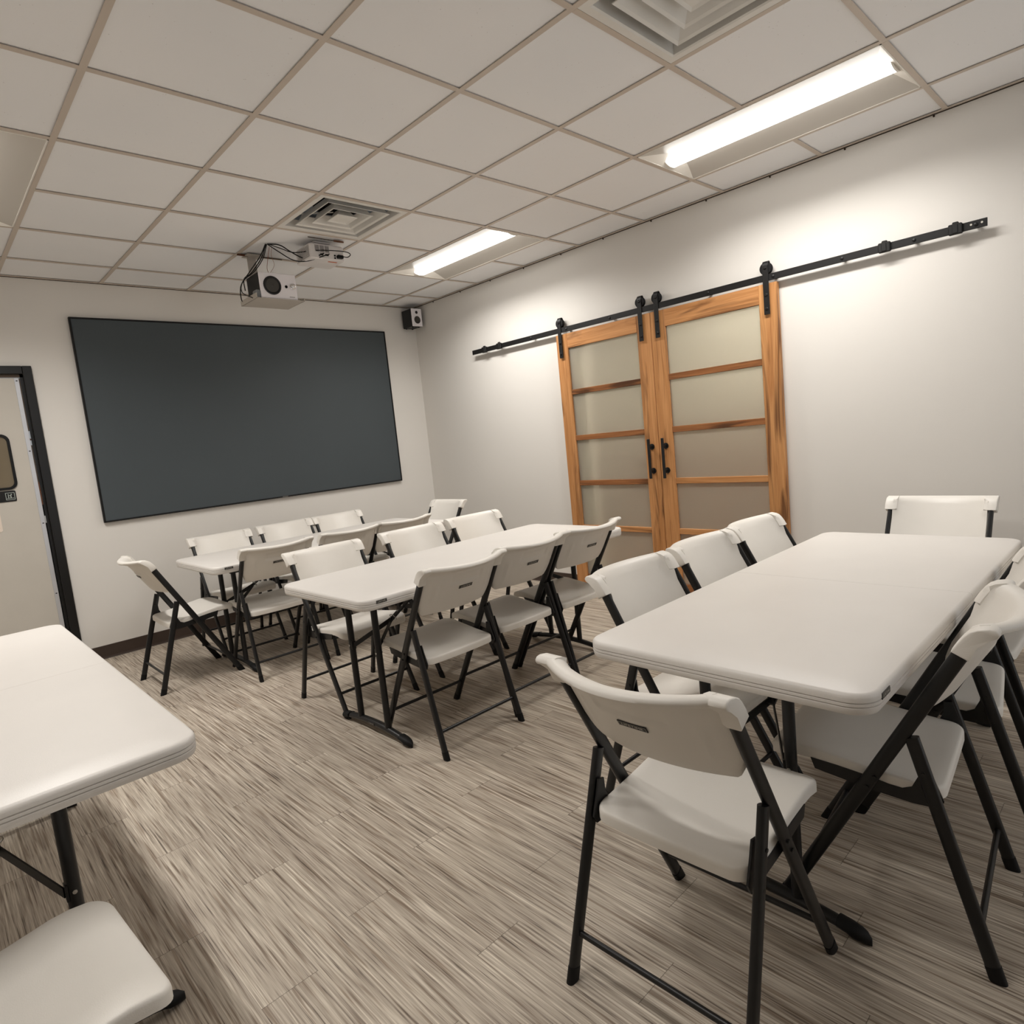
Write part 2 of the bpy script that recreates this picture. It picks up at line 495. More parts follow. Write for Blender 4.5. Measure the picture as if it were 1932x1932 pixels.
# ------------------------------------------------------------------ room shell
XL, YB = -5.6, -7.6       # far extents of the room
FD0, FD1, FDZ = -4.36, -3.337, 2.164       # front door frame outside edges
OP0, OP1, OPZ = -3.70, -2.195, 2.06         # opening behind the sliding doors
box_obj('floor', (XL - 0.1, YB - 0.1, -0.05), (2.2, 0.1, 0.0), M['floor'], kind='structure')
w = MB()
w.box((XL, 0, 0), (FD0 + 0.02, 0.12, CEIL + 0.15), M['wall'])
w.box((FD1 - 0.02, 0, 0), (0.0, 0.12, CEIL + 0.15), M['wall'])
w.box((FD0 + 0.02, 0, FDZ - 0.02), (FD1 - 0.02, 0.12, CEIL + 0.15), M['wall'])
w.obj('wall_front', kind='structure')
w = MB()
w.box((0, OP1, 0), (0.12, 0.12, CEIL + 0.15), M['wall'])
w.box((0, YB, 0), (0.12, OP0, CEIL + 0.15), M['wall'])
w.box((0, OP0, OPZ), (0.12, OP1, CEIL + 0.15), M['wall'])
w.obj('wall_right', kind='structure')
box_obj('wall_left', (XL - 0.12, YB, 0), (XL, 0.12, CEIL + 0.15), M['wall'], kind='structure')
# back wall behind the viewer, with a bare opening added for fill light
w = MB()
w.box((XL - 0.12, YB - 0.12, 0), (0.12, YB, FILL_Z0), M['wall'])
w.box((XL - 0.12, YB - 0.12, FILL_Z1), (0.12, YB, CEIL + 0.15), M['wall'])
w.box((XL - 0.12, YB - 0.12, FILL_Z0), (FILL_X0, YB, FILL_Z1), M['wall'])
w.box((-0.25, YB - 0.12, FILL_Z0), (0.12, YB, FILL_Z1), M['wall'])
w.obj('wall_back', kind='structure')
w = MB()
for k in range(4):
    x = FILL_X0 + k * (-0.25 - FILL_X0) / 3
    w.box((x - 0.025, YB - 0.09, FILL_Z0), (x + 0.025, YB - 0.03, FILL_Z1), M['doorframe'])
w.obj('fill_opening_bars', kind='structure')  # bars across the added fill light opening
# hall seen through the frosted panes
w = MB()
w.box((1.75, OP0 - 1.2, 0), (1.85, OP1 + 1.2, CEIL), M['hallwall'])
w.box((0.12, OP0 - 1.3, 0), (1.85, OP0 - 1.2, CEIL), M['hallwall'])
w.box((0.12, OP1 + 1.2, 0), (1.85, OP1 + 1.3, CEIL), M['hallwall'])
w.box((0.12, OP0 - 1.3, CEIL), (1.85, OP1 + 1.3, CEIL + 0.05), M['hallwall'])
w.box((1.70, OP0 - 1.2, 0), (1.75, OP1 + 1.2, 1.25), M['hallbrown'])
w.box((0.15, OP0 - 1.2, 0.001), (1.70, OP1 + 1.2, 0.004), M['hallbrown'])
w.obj('wall_hall', kind='structure')
hl = thing('hall_light', 'flat ceiling lamp in the hall beyond the frosted sliding doors', 'light', (0.95, -2.9, CEIL - 0.03))
box_obj('lens', (-0.28, -0.55, 0.0), (0.28, 0.55, 0.02), M['halllens'], hl)
box_obj('frame', (-0.3, -0.57, 0.018), (0.3, 0.57, 0.03), M['troffer'], hl)

# baseboards
def baseboard(name, a, b, ax):
    # profile: 100 mm vinyl cove base
    pr = [(0.0, 0.0), (0.012, 0.0), (0.008, 0.006), (0.005, 0.018), (0.004, 0.098), (0.0, 0.100)]
    L = []
    for p in (a, b):
        L.append([((p, -d, z) if ax == 0 else (-d, p, z)) for d, z in pr])
    return MB().loft(L, M['base'], False).obj(name, None, 'structure')
baseboard('baseboard_front', FD1, 0.0, 0)
baseboard('baseboard_right', OP1 + 0.12, 0.0, 1)
bb2 = baseboard('baseboard_right_near', YB, OP0 - 0.13, 1)

# ------------------------------------------------------------------ suspended ceiling
LIGHT_CELLS = {}
def gx(i): return GX0 + (i - 5) * T
def gy(j): return GY0 - j * T
IMIN, IMAX, JMIN, JMAX = -4, 6, -5, 8
skip = set()
LIGHTS = [(4, 1), (4, -3), (-1, -3), (-1, 1)]      # (i, j) : cell i..i+1, rows j..j+2
for (i, j) in LIGHTS:
    skip.add((i, j)); skip.add((i, j + 1))
VENTS = [(2, -2), (2, 2)]
for v in VENTS: skip.add(v)
c = MB()
for i in range(IMIN, IMAX):
    for j in range(JMIN, JMAX):
        if (i, j) in skip: continue
        x0, x1 = max(gx(i), XL), min(gx(i + 1), 0.0)
        y1, y0 = min(gy(j), 0.0), max(gy(j + 1), YB)
        if x1 - x0 < 0.02 or y1 - y0 < 0.02: continue
        e = 0.004
        c.box((x0 + e, y0 + e, CEIL + 0.006), (x1 - e, y1 - e, CEIL + 0.02), M['tile'], 0.0015)
for j in range(JMIN, JMAX + 1):
    pass
ceil = c.obj('ceiling', None, 'structure')
box_obj('ceiling_deck', (XL, YB, CEIL + 0.16), (0.12, 0.12, CEIL + 0.2), M['hallwall'], ceil)
g = MB()
hw = 0.012
for i in range(IMIN, IMAX + 1):
    x = gx(i)
    if XL < x < -0.02:
        g.box((x - hw, YB, CEIL), (x + hw, 0, CEIL + 0.003), M['grid'])
        g.box((x - 0.003, YB, CEIL + 0.003), (x + 0.003, 0, CEIL + 0.03), M['grid'])
for j in range(JMIN, JMAX + 1):
    y = gy(j)
    if not (YB < y < -0.02): continue
    segs = []
    for i in range(IMIN, IMAX):
        if any(li == i and lj + 1 == j for li, lj in LIGHTS): continue
        x0, x1 = max(gx(i) + hw, XL), min(gx(i + 1) - hw, 0.0)
        if x1 > x0:
            g.box((x0, y - hw, CEIL - 0.0004), (x1, y + hw, CEIL + 0.0026), M['grid'])
            g.box((x0, y - 0.003, CEIL + 0.0026), (x1, y + 0.003, CEIL + 0.03), M['grid'])
g.obj('ceiling_grid', ceil)
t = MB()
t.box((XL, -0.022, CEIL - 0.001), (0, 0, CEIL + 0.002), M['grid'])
t.box((XL, -0.0025, CEIL - 0.005), (0, 0, CEIL - 0.001), M['shade_line_nail'])  # shade under the ceiling edge, painted as a dark strip
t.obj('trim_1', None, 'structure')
t = MB()
t.box((-0.022, YB, CEIL - 0.0012), (0, -0.022, CEIL + 0.0018), M['grid'])
t.box((-0.0025, YB, CEIL - 0.006), (0, -0.0025, CEIL - 0.0012), M['shade_line_nail'])  # same painted shade strip along this wall
for k in range(14):
    y = -0.35 - k * 0.43
    t.cyl((-0.0005, y, CEIL - 0.012), (-0.006, y, CEIL - 0.012), 0.005, M['shade_line_nail'], n=8)
t.obj('trim_2', None, 'structure')

# ------------------------------------------------------------------ ceiling lights
def build_light(i, j, label):
    xc, yc = gx(i) + T / 2, gy(j) - T
    o = thing('ceiling_light', label, 'ceiling light', (xc, yc, CEIL), 0, 'recessed ceiling lights')
    HX, HY, DEP, LW = T / 2 - 0.013, T - 0.013, 0.040, 0.074
    prof = []
    for k in range(13):
        s = k / 12
        prof.append((HX - (HX - LW) * s, DEP * (1 - (1 - s) ** 1.15)))
    for nm, sg in (('reflector', 1), ('reflector', -1)):
        b = MB(); L = []
        for y in (-HY + 0.001, HY - 0.001):
            L.append([(sg * x, y, z) for x, z in prof])
        b.loft(L, M['trofferwing'], True, False, False, closed=False)
        b.box((sg * HX, -HY, -0.0015), (sg * (HX - 0.006), HY, 0.001), M['troffer'])
        b.obj('reflector', o)
    for sg in (1, -1):
        b = MB()
        # sloping end panel, from the opening edge up to the lens
        pts = [(x, z) for x, z in prof] + [(-x, z) for x, z in prof[::-1]]
        n = len(pts)
        v = [(x, sg * (HY - 0.075 * (z / DEP)), z) for x, z in pts]
        b.add(v, [list(range(n))], M['troffer'])
        b.box((-HX, sg * HY, -0.0015), (HX, sg * (HY - 0.006), 0.001), M['troffer'])
        b.obj('end_panel', o)
    arc = [(LW * cos(pi * k / 16), DEP - 0.002 - 0.036 * sin(pi * k / 16)) for k in range(17)]
    b = MB()
    b.loft([[(x, y, z) for x, z in arc] for y in (-HY + 0.030, HY - 0.030)], M['lens'], True, True, True, closed=True)
    ln = b.obj('lens', o)
    ld = bpy.data.lights.new('lamp', 'AREA')
    ld.shape = 'RECTANGLE'; ld.size = 0.13; ld.size_y = 2 * HY - 0.10
    ld.energy = LAMP_W * {(-1, 1): 0.40, (4, 1): 0.76, (4, -3): 0.76, (-1, -3): 1.08}.get((i, j), 1.0); ld.color = LAMP_COL; ld.spread = radians(LAMP_SPREAD)
    lo = bpy.data.objects.new('lamp', ld); COL.objects.link(lo)
    lo.location = (0, 0, DEP - 0.0405); lo.parent = ln
    for sg in (1, -1):
        b = MB()
        a2 = [(LW * 1.03 * cos(pi * k / 16), DEP - 0.002 - 0.039 * sin(pi * k / 16)) for k in range(17)]
        b.loft([[(x, sg * y, z) for x, z in a2] for y in (HY - 0.030, HY - 0.022)], M['troffer'], False)
        b.obj('lens_cap', o)
    b = MB()
    for (a, bb) in (((-HX, -HY, DEP + 0.01), (HX, HY, DEP + 0.02)), ((-HX - 0.002, -HY, 0), (-HX, HY, DEP + 0.02)),
                    ((HX, -HY, 0), (HX + 0.002, HY, DEP + 0.02)), ((-HX, -HY - 0.002, 0), (HX, -HY, DEP + 0.02)),
                    ((-HX, HY, 0), (HX, HY + 0.002, DEP + 0.02))):
        b.box(a, bb, M['troffer'])
    b.obj('housing', o)
    return o
LL = {(4, 1): 'large lit troffer in the ceiling nearest the bare end of the barn door track',
      (4, -3): 'lit ceiling troffer between the far vent and the corner speaker',
      (-1, -3): 'ceiling troffer above the grey door, cut by the edge of the photo',
      (-1, 1): 'ceiling troffer above the lone table by the grey door, out of frame',
      (4, 5): 'ceiling troffer in the row behind the viewer, along the sliding door wall',
      (-1, 5): 'ceiling troffer in the row behind the viewer, away from the sliding doors'}
for (i, j) in LIGHTS: build_light(i, j, LL[(i, j)])

# ------------------------------------------------------------------ air vents
def build_vent(i, j, label, open_):
    xc, yc = gx(i) + T / 2, gy(j) - T / 2
    o = thing('air_vent', label, 'air vent', (xc, yc, CEIL), 0, 'square ceiling air vents')
    H = T / 2 - 0.013
    def sq(h, z): return [(h, h, z), (-h, h, z), (-h, -h, z), (h, -h, z)]
    b = MB()
    b.loft([sq(H, 0.0005), sq(0.262, 0.0005), sq(0.255, 0.005), sq(0.250, 0.05)], M['ventwhite'], False, False, False)
    b.loft([sq(H, 0.0005), sq(H, 0.012), sq(0.27, 0.012)], M['ventwhite'], False, False, False)
    b.obj('frame', o)
    for r in (0.208, 0.136):
        b = MB()
        k_ = 0.034 if open_ else 0.055
        b.loft([sq(r - k_, 0.050), sq(r - 0.012, 0.006), sq(r, 0.0), sq(r + 0.001, 0.003), sq(r - 0.009, 0.010), sq(r - k_ + 0.003, 0.054)],
               M['ventwhite'], False, False, False)
        b.obj('louver_ring', o)
    b = MB()
    b.loft([sq(0.030, 0.044), sq(0.056, 0.006), sq(0.068, 0.0), sq(0.069, 0.003), sq(0.058, 0.01), sq(0.03, 0.05)], M['ventwhite'], False, False, False)
    b.add(sq(0.0305, 0.0440), [(0, 1, 2, 3)], M['ventwhite'])
    b.add(sq(0.0562, 0.006), [(0, 1, 2, 3)], M['ventwhite'])
    b.obj('centre_plate', o)
    inner = M['ventgrey'] if open_ else M['ventwhite']
    b = MB()
    b.loft([sq(0.2505, 0.05), sq(0.25, 0.10), sq(0.14, 0.15)], inner, False, False, True)
    b.rings((0, 0, 0.125), (0, 0, -1), [(0.165, 0.0), (0.165, 0.045), (0.150, 0.045), (0.150, 0.010), (0.001, 0.008)], M['dark'])
    b.obj('plenum', o)
    b = MB()
    for a in (45, 135, 225, 315):
        b = MB()
        d = Vector((cos(radians(a)), sin(radians(a)), 0))
        b.tube([d * 0.05 + Vector((0, 0, 0.05)), d * 0.30 + Vector((0, 0, 0.066))], 0.004, M['ventwhite'])
        b.obj('hanger_bar', o)
    return o
build_vent(2, -2, 'square ceiling vent with open louvers showing its dark duct, beside the projector', True)
build_vent(2, 2, 'square ceiling vent of plain white stepped louvers beside the large troffer', False)

# ------------------------------------------------------------------ front door (door_1)
d1 = bpy.data.objects.new('door_1', None); COL.objects.link(d1)
d1.location = (FD0, 0, 0); d1['kind'] = 'structure'
d1['label'] = 'pale grey door in a black metal frame beside the projection screen'
b = MB()
W_ = FD1 - FD0
b.box((0, -0.03, 0), (0.05, 0.11, FDZ), M['doorframe'], 0.003)
b.box((W_ - 0.055, -0.03, 0), (W_, 0.11, FDZ), M['doorframe'], 0.003)
b.box((0.05, -0.03, FDZ - 0.055), (W_ - 0.055, 0.11, FDZ), M['doorframe'], 0.003)
b.box((W_ - 0.072, -0.002, 0), (W_ - 0.055, 0.11, FDZ - 0.055), M['doorframe'])
b.box((0.05, -0.002, FDZ - 0.075), (W_ - 0.055, 0.11, FDZ - 0.055), M['bronze'])
b.obj('door_frame', d1)
b = MB()
b.box((0.06, 0.0, 0.008), (W_ - 0.085, 0.045, 2.085), M['doorleaf'], 0.002)
leaf = b.obj('door_leaf', d1)
b = MB()
b.box((W_ - 0.106, -0.004, 0.01), (W_ - 0.080, 0.04, 2.083), M['alu'], 0.001)
for z in (2.065, 1.58, 1.07, 0.56, 0.08):
    b.box((W_ - 0.098, -0.0055, z - 0.003), (W_ - 0.088, -0.004, z + 0.003), M['dark'])
b.obj('edge_trim', d1)
b = MB()
b.box((W_ - 0.079, 0.004, 0.01), (W_ - 0.073, 0.03, 1.40), M['dark'])
b.box((W_ - 0.079, 0.004, 1.72), (W_ - 0.073, 0.02, 2.08), M['bronze'])
b.box((W_ - 0.079, 0.003, 1.36), (W_ - 0.073, 0.02, 1.62), M['bronze'])
b.box((W_ - 0.080, 0.000, 1.20), (W_ - 0.072, 0.02, 1.36), M['brownwood'])
b.cyl((W_ - 0.076, 0.004, 1.66), (W_ - 0.076, -0.002, 1.66), 0.007, M['bronze'], n=10)
b.box((W_ - 0.080, 0.000, 1.07), (W_ - 0.072, 0.02, 1.12), M['steel'])
b.obj('slit_shade_reflections', d1)  # dark slit beside the leaf and its reflections, painted as coloured strips
wx1 = -3.533 - FD0
b = MB()
oc = rrect(0.17, 0.19, 0.05, 6); ic = rrect(0.153, 0.173, 0.036, 6)
cx, cz = wx1 - 0.168, 1.517
b.loft([[(cx + p[0], -0.002 + 0.002, cz + p[1]) for p in oc], [(cx + p[0], -0.010, cz + p[1]) for p in oc],
        [(cx + p[0], -0.010, cz + p[1]) for p in ic], [(cx + p[0], 0.0, cz + p[1]) for p in ic]], M['rubber'], False, False, False)
wf = b.obj('window_gasket', d1)
MB().add([(cx + p[0], -0.0015, cz + p[1]) for p in ic], [list(range(len(ic)))[::-1]], M['windowglass']).obj('pane', wf)
b = MB()
px1 = -3.551 - FD0
b.loft([[(px1 - 0.14 + p[0], y, 1.283 + p[1]) for p in rrect(0.14, 0.037, 0.008, 3)] for y in (0.0, -0.004)], M['plate'], False, False, True)
ix = px1 - 0.033
for (x0, z0, x1, z1) in ((-0.024, 0.022, 0.024, 0.025), (-0.024, -0.025, 0.024, -0.022), (-0.0255, -0.024, -0.0225, 0.024), (0.0225, -0.024, 0.0255, 0.024),
                         (-0.019, -0.015, 0.019, -0.012), (-0.012, -0.012, -0.008, 0.016), (-0.006, 0.004, 0.004, 0.008), (0.0, -0.012, 0.006, 0.010), (0.004, 0.008, 0.010, 0.016)):
    b.add([(ix + x0, -0.0045, 1.283 + z0), (ix + x1, -0.0045, 1.283 + z0), (ix + x1, -0.0045, 1.283 + z1), (ix + x0, -0.0045, 1.283 + z1)], [(0, 1, 2, 3)], M['signgrey'])
so = b.obj('push_plate', d1); so['label'] = 'black plate with a pale pictogram'
b = MB()
sx = -3.658 - FD0
b.loft([[(sx - 0.10 + p[0], y, 1.12 + p[1]) for p in rrect(0.10, 0.073, 0.012, 4)] for y in (0.0, -0.003)], M['signwhite'], False, False, True)
b.box((sx - 0.19, -0.0036, 1.135), (sx - 0.012, -0.003, 1.178), M['signred'])
b.box((sx - 0.19, -0.0036, 1.070), (sx - 0.014, -0.003, 1.118), M['signpink'])
so = b.obj('warning_sticker', d1); so['label'] = 'red and white sticker'
b = MB()
b.box((0.10, -0.006, 0.98), (0.17, 0.0, 1.12), M['steel'], 0.003)
b.cyl((0.135, -0.006, 1.05), (0.135, -0.055, 1.05), 0.012, M['steel'])
b.rings((0.135, -0.05, 1.05), (0, -1, 0), [(0.012, 0), (0.028, 0.008), (0.03, 0.02), (0.02, 0.03), (0.001, 0.032)], M['steel'])
b.obj('door_knob', d1)

# ------------------------------------------------------------------ projection screen
sc = thing('projection_screen', 'dark grey projection screen in a thin black frame on the front wall', 'projection screen', (-1.7365, 0, 1.762))
SW, SH, SF = 1.331, 0.7505, 0.012
b = MB()
for (a, bb) in (((-SW, -0.032, SH - SF), (SW, -0.002, SH)), ((-SW, -0.032, -SH), (SW, -0.002, -SH + SF)),
                ((-SW, -0.032, -SH + SF), (-SW + SF, -0.002, SH - SF)), ((SW - SF, -0.032, -SH + SF), (SW, -0.002, SH - SF))):
    b.box(a, bb, M['screenframe'], 0.002)
b.obj('frame', sc)
box_obj('fabric', (-SW + SF - 0.001, -0.026, -SH + SF - 0.001), (SW - SF + 0.001, -0.010, SH - SF + 0.001), M['screen'], sc)
box_obj('maker_badge', (0.05, -0.0335, -SH + 0.002), (0.10, -0.032, -SH + 0.010), M['projgrey'], sc)

# ------------------------------------------------------------------ barn doors and their track
tr = thing('barn_door_track', 'long flat black sliding door track screwed to the wall', 'door track', (0, -2.9, 2.162))
box_obj('rail', (-0.055, -1.977, -0.0205), (-0.048, 1.978, 0.0205), M['trackblack'], tr, bev=0.0015)
for y in (1.62, 1.20, 0.80, 0.36, -0.05, -0.46, -0.90, -1.30, -1.66, -1.93):
    b = MB()
    b.cyl((-0.002, y, 0), (-0.048, y, 0), 0.011, M['trackblack'])
    b.rings((-0.055, y, 0), (-1, 0, 0), [(0.009, 0), (0.009, 0.003), (0.005, 0.006), (0.001, 0.0062)], M['trackblack'], 10)
    b.obj('spacer_bolt', tr)
for y in (1.60, 1.80, -1.52, -1.845):
    b = MB()
    b.box((-0.070, y - 0.03, -0.026), (-0.046, y + 0.03, 0.026), M['trackblack'], 0.004)
    b.box((-0.064, y - 0.014, 0.02), (-0.048, y + 0.014, 0.036), M['trackblack'], 0.004)
    b.box((-0.074, y - 0.013, -0.022), (-0.068, y + 0.013, 0.022), M['trackblack'], 0.003)
    b.obj('end_stop', tr)
for y in (-1.91, -1.955):
    MB().cyl((-0.0552, y, 0.003), (-0.0562, y, 0.003), 0.005, M['letter'], n=10).obj('screw_hole', tr)

def barn_door(name, y0, y1, label, knotty_side, handle_side, hung):
    """leaf between y0 (nearer the front wall, larger) and y1, inner face at x=-0.045"""
    o = thing(name, label, 'sliding door', (0, (y0 + y1) / 2, 0), 0, 'pair of sliding barn doors'); o['kind'] = 'structure'
    h = (y0 - y1) / 2; SWD = 0.118; xf, xb = -0.045, -0.010; Z0, Z1 = 0.012, 2.130
    for sg in (1, -1):
        b = MB()
        b.box((xf, sg * (h - SWD), Z0), (xb, sg * h, Z1), M['wood_z_knotty'] if sg == knotty_side else M['wood_z'], 0.003)
        b.obj('stile', o)
    zb = [Z1 - 0.118, 1.655, 1.28, 0.905, 0.53, Z0 + 0.118]
    box_obj('top_rail', (xf + 0.001, -h + SWD, zb[0]), (xb, h - SWD, Z1 - 0.001), M['wood_y'], o, bev=0.002)
    box_obj('bottom_rail', (xf + 0.001, -h + SWD, Z0 + 0.001), (xb, h - SWD, zb[5]), M['wood_y_dark'], o, bev=0.002)
    for k in range(1, 5):
        box_obj('muntin', (xf + 0.003, -h + SWD, zb[k] - 0.021), (xb, h - SWD, zb[k] + 0.021),
                M['wood_y_dark'] if (k in (1, 2, 3) and not (knotty_side < 0 and k == 3) and not (knotty_side > 0 and k == 2)) else M['wood_y'], o, bev=0.002)
    for k in range(5):
        zt = zb[k] - (0.021 if k else 0); zl = zb[k + 1] + (0.021 if k < 4 else 0)
        box_obj('glass_pane', (-0.031, -h + SWD, zl), (-0.025, h - SWD, zt), M['frost'], o)
    for y in hung:
        b = MB()
        b.box((-0.061, y - 0.018, 1.94), (-0.0555, y + 0.018, 2.235), M['trackblack'], 0.001)
        L = []
        for k in range(9):
            a = pi * k / 8
            L.append((-0.0375 - 0.0205 * cos(a), 2.235 + 0.030 * sin(a)))
        outer = [[(x, y - 0.018, z) for x, z in L], [(x, y + 0.018, z) for x, z in L]]
        inn = [(-0.0375 - 0.016 * cos(pi * k / 8), 2.235 + 0.025 * sin(pi * k / 8)) for k in range(9)]
        for yy in (y - 0.018, y + 0.018):
            for k in range(8):
                b.add([(L[k][0], yy, L[k][1]), (L[k + 1][0], yy, L[k + 1][1]), (inn[k + 1][0], yy, inn[k + 1][1]), (inn[k][0], yy, inn[k][1])], [(0, 1, 2, 3)], M['trackblack'])
        b.loft(outer, M['trackblack'], True, False, False, closed=False)
        b.loft([[(x, y - 0.018, z) for x, z in inn], [(x, y + 0.018, z) for x, z in inn]], M['trackblack'], True, False, False, closed=False)
        b.box((-0.0205, y - 0.018, 2.20), (-0.017, y + 0.018, 2.236), M['trackblack'])
        st = b.obj('hanger_strap', o)
        b = MB()
        b.rings((-0.0445, y, 2.219), (-1, 0, 0), [(0.006, -0.020), (0.036, -0.019), (0.038, -0.012), (0.033, -0.006), (0.033, 0.006), (0.038, 0.008), (0.036, 0.010), (0.006, 0.010)], M['rubber'])
        b.obj('wheel', st)
        for z in (2.222, 2.06, 1.975):
            b = MB()
            b.rings((-0.061, y, z), (-1, 0, 0), [(0.010, 0), (0.010, 0.003), (0.006, 0.007), (0.001, 0.0072)], M['trackblack'], 10)
            b.obj('bolt', st)
    hy = handle_side * (h - 0.058)
    b = MB()
    b.box((-0.095, hy - 0.011, 0.93), (-0.085, hy + 0.011, 1.225), M['black'], 0.002)
    for z in (0.985, 1.165):
        b.cyl((-0.045, hy, z), (-0.088, hy, z), 0.009, M['black'])
        b.rings((-0.045, hy, z), (-1, 0, 0), [(0.022, 0), (0.022, 0.005), (0.009, 0.007)], M['black'])
    b.obj('pull_handle', o)
    return o
barn_door('door_2', -1.972, -2.8855, 'frosted glass barn door nearer the projection screen', 0, -1, (0.400, -0.385))
barn_door('door_3', -2.8895, -3.815, 'frosted glass barn door nearer the bare track, with the knotty outer stile', -1, 1, (0.398, -0.402))

# ------------------------------------------------------------------ corner loudspeaker
sp = thing('corner_loudspeaker', 'small white-fronted black loudspeaker high in the room corner', 'loudspeaker', (-0.112, -0.03, 2.545))
box_obj('cabinet', (-0.061, -0.158, 0), (0.061, 0.0, 0.175), M['speakblack'], sp, bev=0.003)
box_obj('front_baffle', (-0.061, -0.170, 0.0), (0.061, -0.158, 0.175), M['speakwhite'], sp, bev=0.003)
MB().rings((0.0, -0.170, 0.063), (0, -1, 0), [(0.037, -0.002), (0.037, 0.003), (0.029, 0.004), (0.027, 0.002), (0.012, 0.001), (0.001, 0.003)], M['cone']).obj('woofer', sp)
MB().rings((-0.002, -0.170, 0.137), (0, -1, 0), [(0.015, -0.002), (0.015, 0.002), (0.010, 0.001), (0.001, 0.004)], M['surround']).obj('tweeter', sp)
b = MB()
b.box((-0.02, 0.0, 0.05), (0.02, 0.0285, 0.12), M['speakblack'], 0.003)
b.obj('wall_bracket', sp)
for px_ in (-0.045, 0.03):
    for py_ in (-0.14, -0.03):
        MB().cyl((px_, py_, 0.001), (px_, py_, -0.008), 0.008, M['rubber'], n=10).obj('rubber_foot', sp)

# ------------------------------------------------------------------ hanging shelf with loudspeaker
sh = thing('hanging_shelf', 'small white shelf hung from the ceiling on a pole', 'shelf', (-2.10, -1.15, 2.426))
b = MB()
b.box((-0.125, -0.15, 0), (0.215, 0.12, 0.004), M['shelfwhite'])
b.obj('tray', sh)
b = MB(); b.box((-0.1255, -0.15, 0), (-0.121, 0.12, 0.034), M['shelfwhite']); b.obj('side_lip', sh)
b = MB(); b.box((0.211, -0.15, 0), (0.2155, 0.12, 0.020), M['shelfwhite']); b.obj('side_lip', sh)
b = MB()
b.box((-0.045, 0.095, 0.004), (0.015, 0.105, 0.345), M['shelfwhite'], 0.001)
b.box((-0.045, 0.055, 0.004), (0.015, 0.105, 0.010), M['shelfwhite'], 0.001)
b.obj('pole', sh)
b = MB()
b.box((-0.07, 0.03, 0.335), (0.05, 0.13, 0.3405), M['shelfwhite'], 0.001)
b.obj('ceiling_plate', sh)
sh.location = (-2.10, -1.15, 2.426)

ls = thing('shelf_loudspeaker', 'white-fronted loudspeaker lying sideways on the hanging shelf', 'loudspeaker', (-2.055, -1.285, 2.4305))
box_obj('cabinet', (-0.130, 0.012, 0.004), (0.130, 0.205, 0.174), M['speakblack'], ls, bev=0.003)
box_obj('front_baffle', (-0.130, 0.0, 0.004), (0.130, 0.012, 0.174), M['speakwhite'], ls, bev=0.004)
b = MB()
b.rings((-0.045, 0.0, 0.089), (0, -1, 0), [(0.062, -0.002), (0.062, 0.004), (0.056, 0.006), (0.047, 0.003), (0.044, -0.001)], M['surround'])
wf = b.obj('woofer', ls)
MB().rings((-0.045, 0.0, 0.089), (0, -1, 0), [(0.046, 0.004), (0.030, 0.002), (0.018, 0.001), (0.017, 0.003), (0.001, 0.006)], M['cone']).obj('cone', wf)
MB().rings((0.054, 0.0, 0.088), (0, -1, 0), [(0.010, -0.001), (0.010, 0.002), (0.001, 0.001)], M['dark'], 16).obj('port', ls)
MB().rings((0.100, 0.0, 0.092), (0, -1, 0), [(0.020, -0.001), (0.020, 0.004), (0.0165, 0.005), (0.0165, 0.018), (0.014, 0.020), (0.001, 0.020)], M['knob'], 24).obj('volume_knob', ls)
box_obj('maker_badge', (0.070, -0.0008, 0.019), (0.108, 0.001, 0.0225), M['projgrey'], ls)
for px_ in (-0.11, 0.11):
    for py_ in (0.03, 0.18):
        MB().cyl((px_, py_, 0.0), (px_, py_, 0.006), 0.008, M['rubber'], n=10).obj('rubber_foot', ls)
tag(MB().box((-2.218, -1.288, 2.4305), (-2.190, -1.225, 2.485), M['adapter'], 0.006).obj('power_adapter'),
    'small smoke grey power adapter beside the shelf loudspeaker', 'power adapter')

# ------------------------------------------------------------------ projector
pj_ = thing('projector', 'white projector hung flat against the ceiling behind the shelf loudspeaker', 'projector', (-1.825, -1.485, 2.64))
b = MB()
b.loft([[(p[0], p[1], z) for p in rrect(0.125 - i_, 0.105 - i_, 0.012, 4)] for z, i_ in ((0.0, 0.006), (0.006, 0.0), (0.088, 0.0), (0.098, 0.008))], M['projwhite'], False)
b.obj('body', pj_)
for k in range(3):
    b = MB()
    x0 = -0.090 + k * 0.036
    b.box((x0, -0.1062, 0.045), (x0 + 0.030, -0.104, 0.086), M['projgrey'])
    for q_ in range(5):
        b.box((x0, -0.1075, 0.048 + q_ * 0.008), (x0 + 0.030, -0.106, 0.050 + q_ * 0.008), M['projwhite'])
    b.obj('vent_grille', pj_)
b = MB()
b.box((-0.1262, -0.085, 0.014), (-0.1245, 0.075, 0.084), M['projgrey'])
for q_ in range(9):
    b.box((-0.1276, -0.085, 0.018 + q_ * 0.0075), (-0.126, 0.075, 0.021 + q_ * 0.0075), M['projwhite'])
for q_ in range(8):
    b.box((-0.1276, -0.08 + q_ * 0.02, 0.014), (-0.126, -0.077 + q_ * 0.02, 0.084), M['projwhite'])
b.obj('side_grille', pj_)
b = MB()
for (x0, x1, z0, z1) in ((-0.02, 0.005, 0.022, 0.034), (0.045, 0.057, 0.026, 0.036), (0.045, 0.057, 0.010, 0.020), (-0.055, -0.035, 0.022, 0.034)):
    b.box((x0, -0.107, z0), (x1, -0.104, z1), M['dark'], 0.001)
b.obj('port', pj_)
MB().box((0.062, -0.13, 0.012), (0.105, -0.1045, 0.034), M['cable'], 0.004).obj('power_socket', pj_)
box_obj('lamp_label', (0.02, -0.07, -0.0008), (0.085, -0.055, 0.001), M['orange'], pj_)
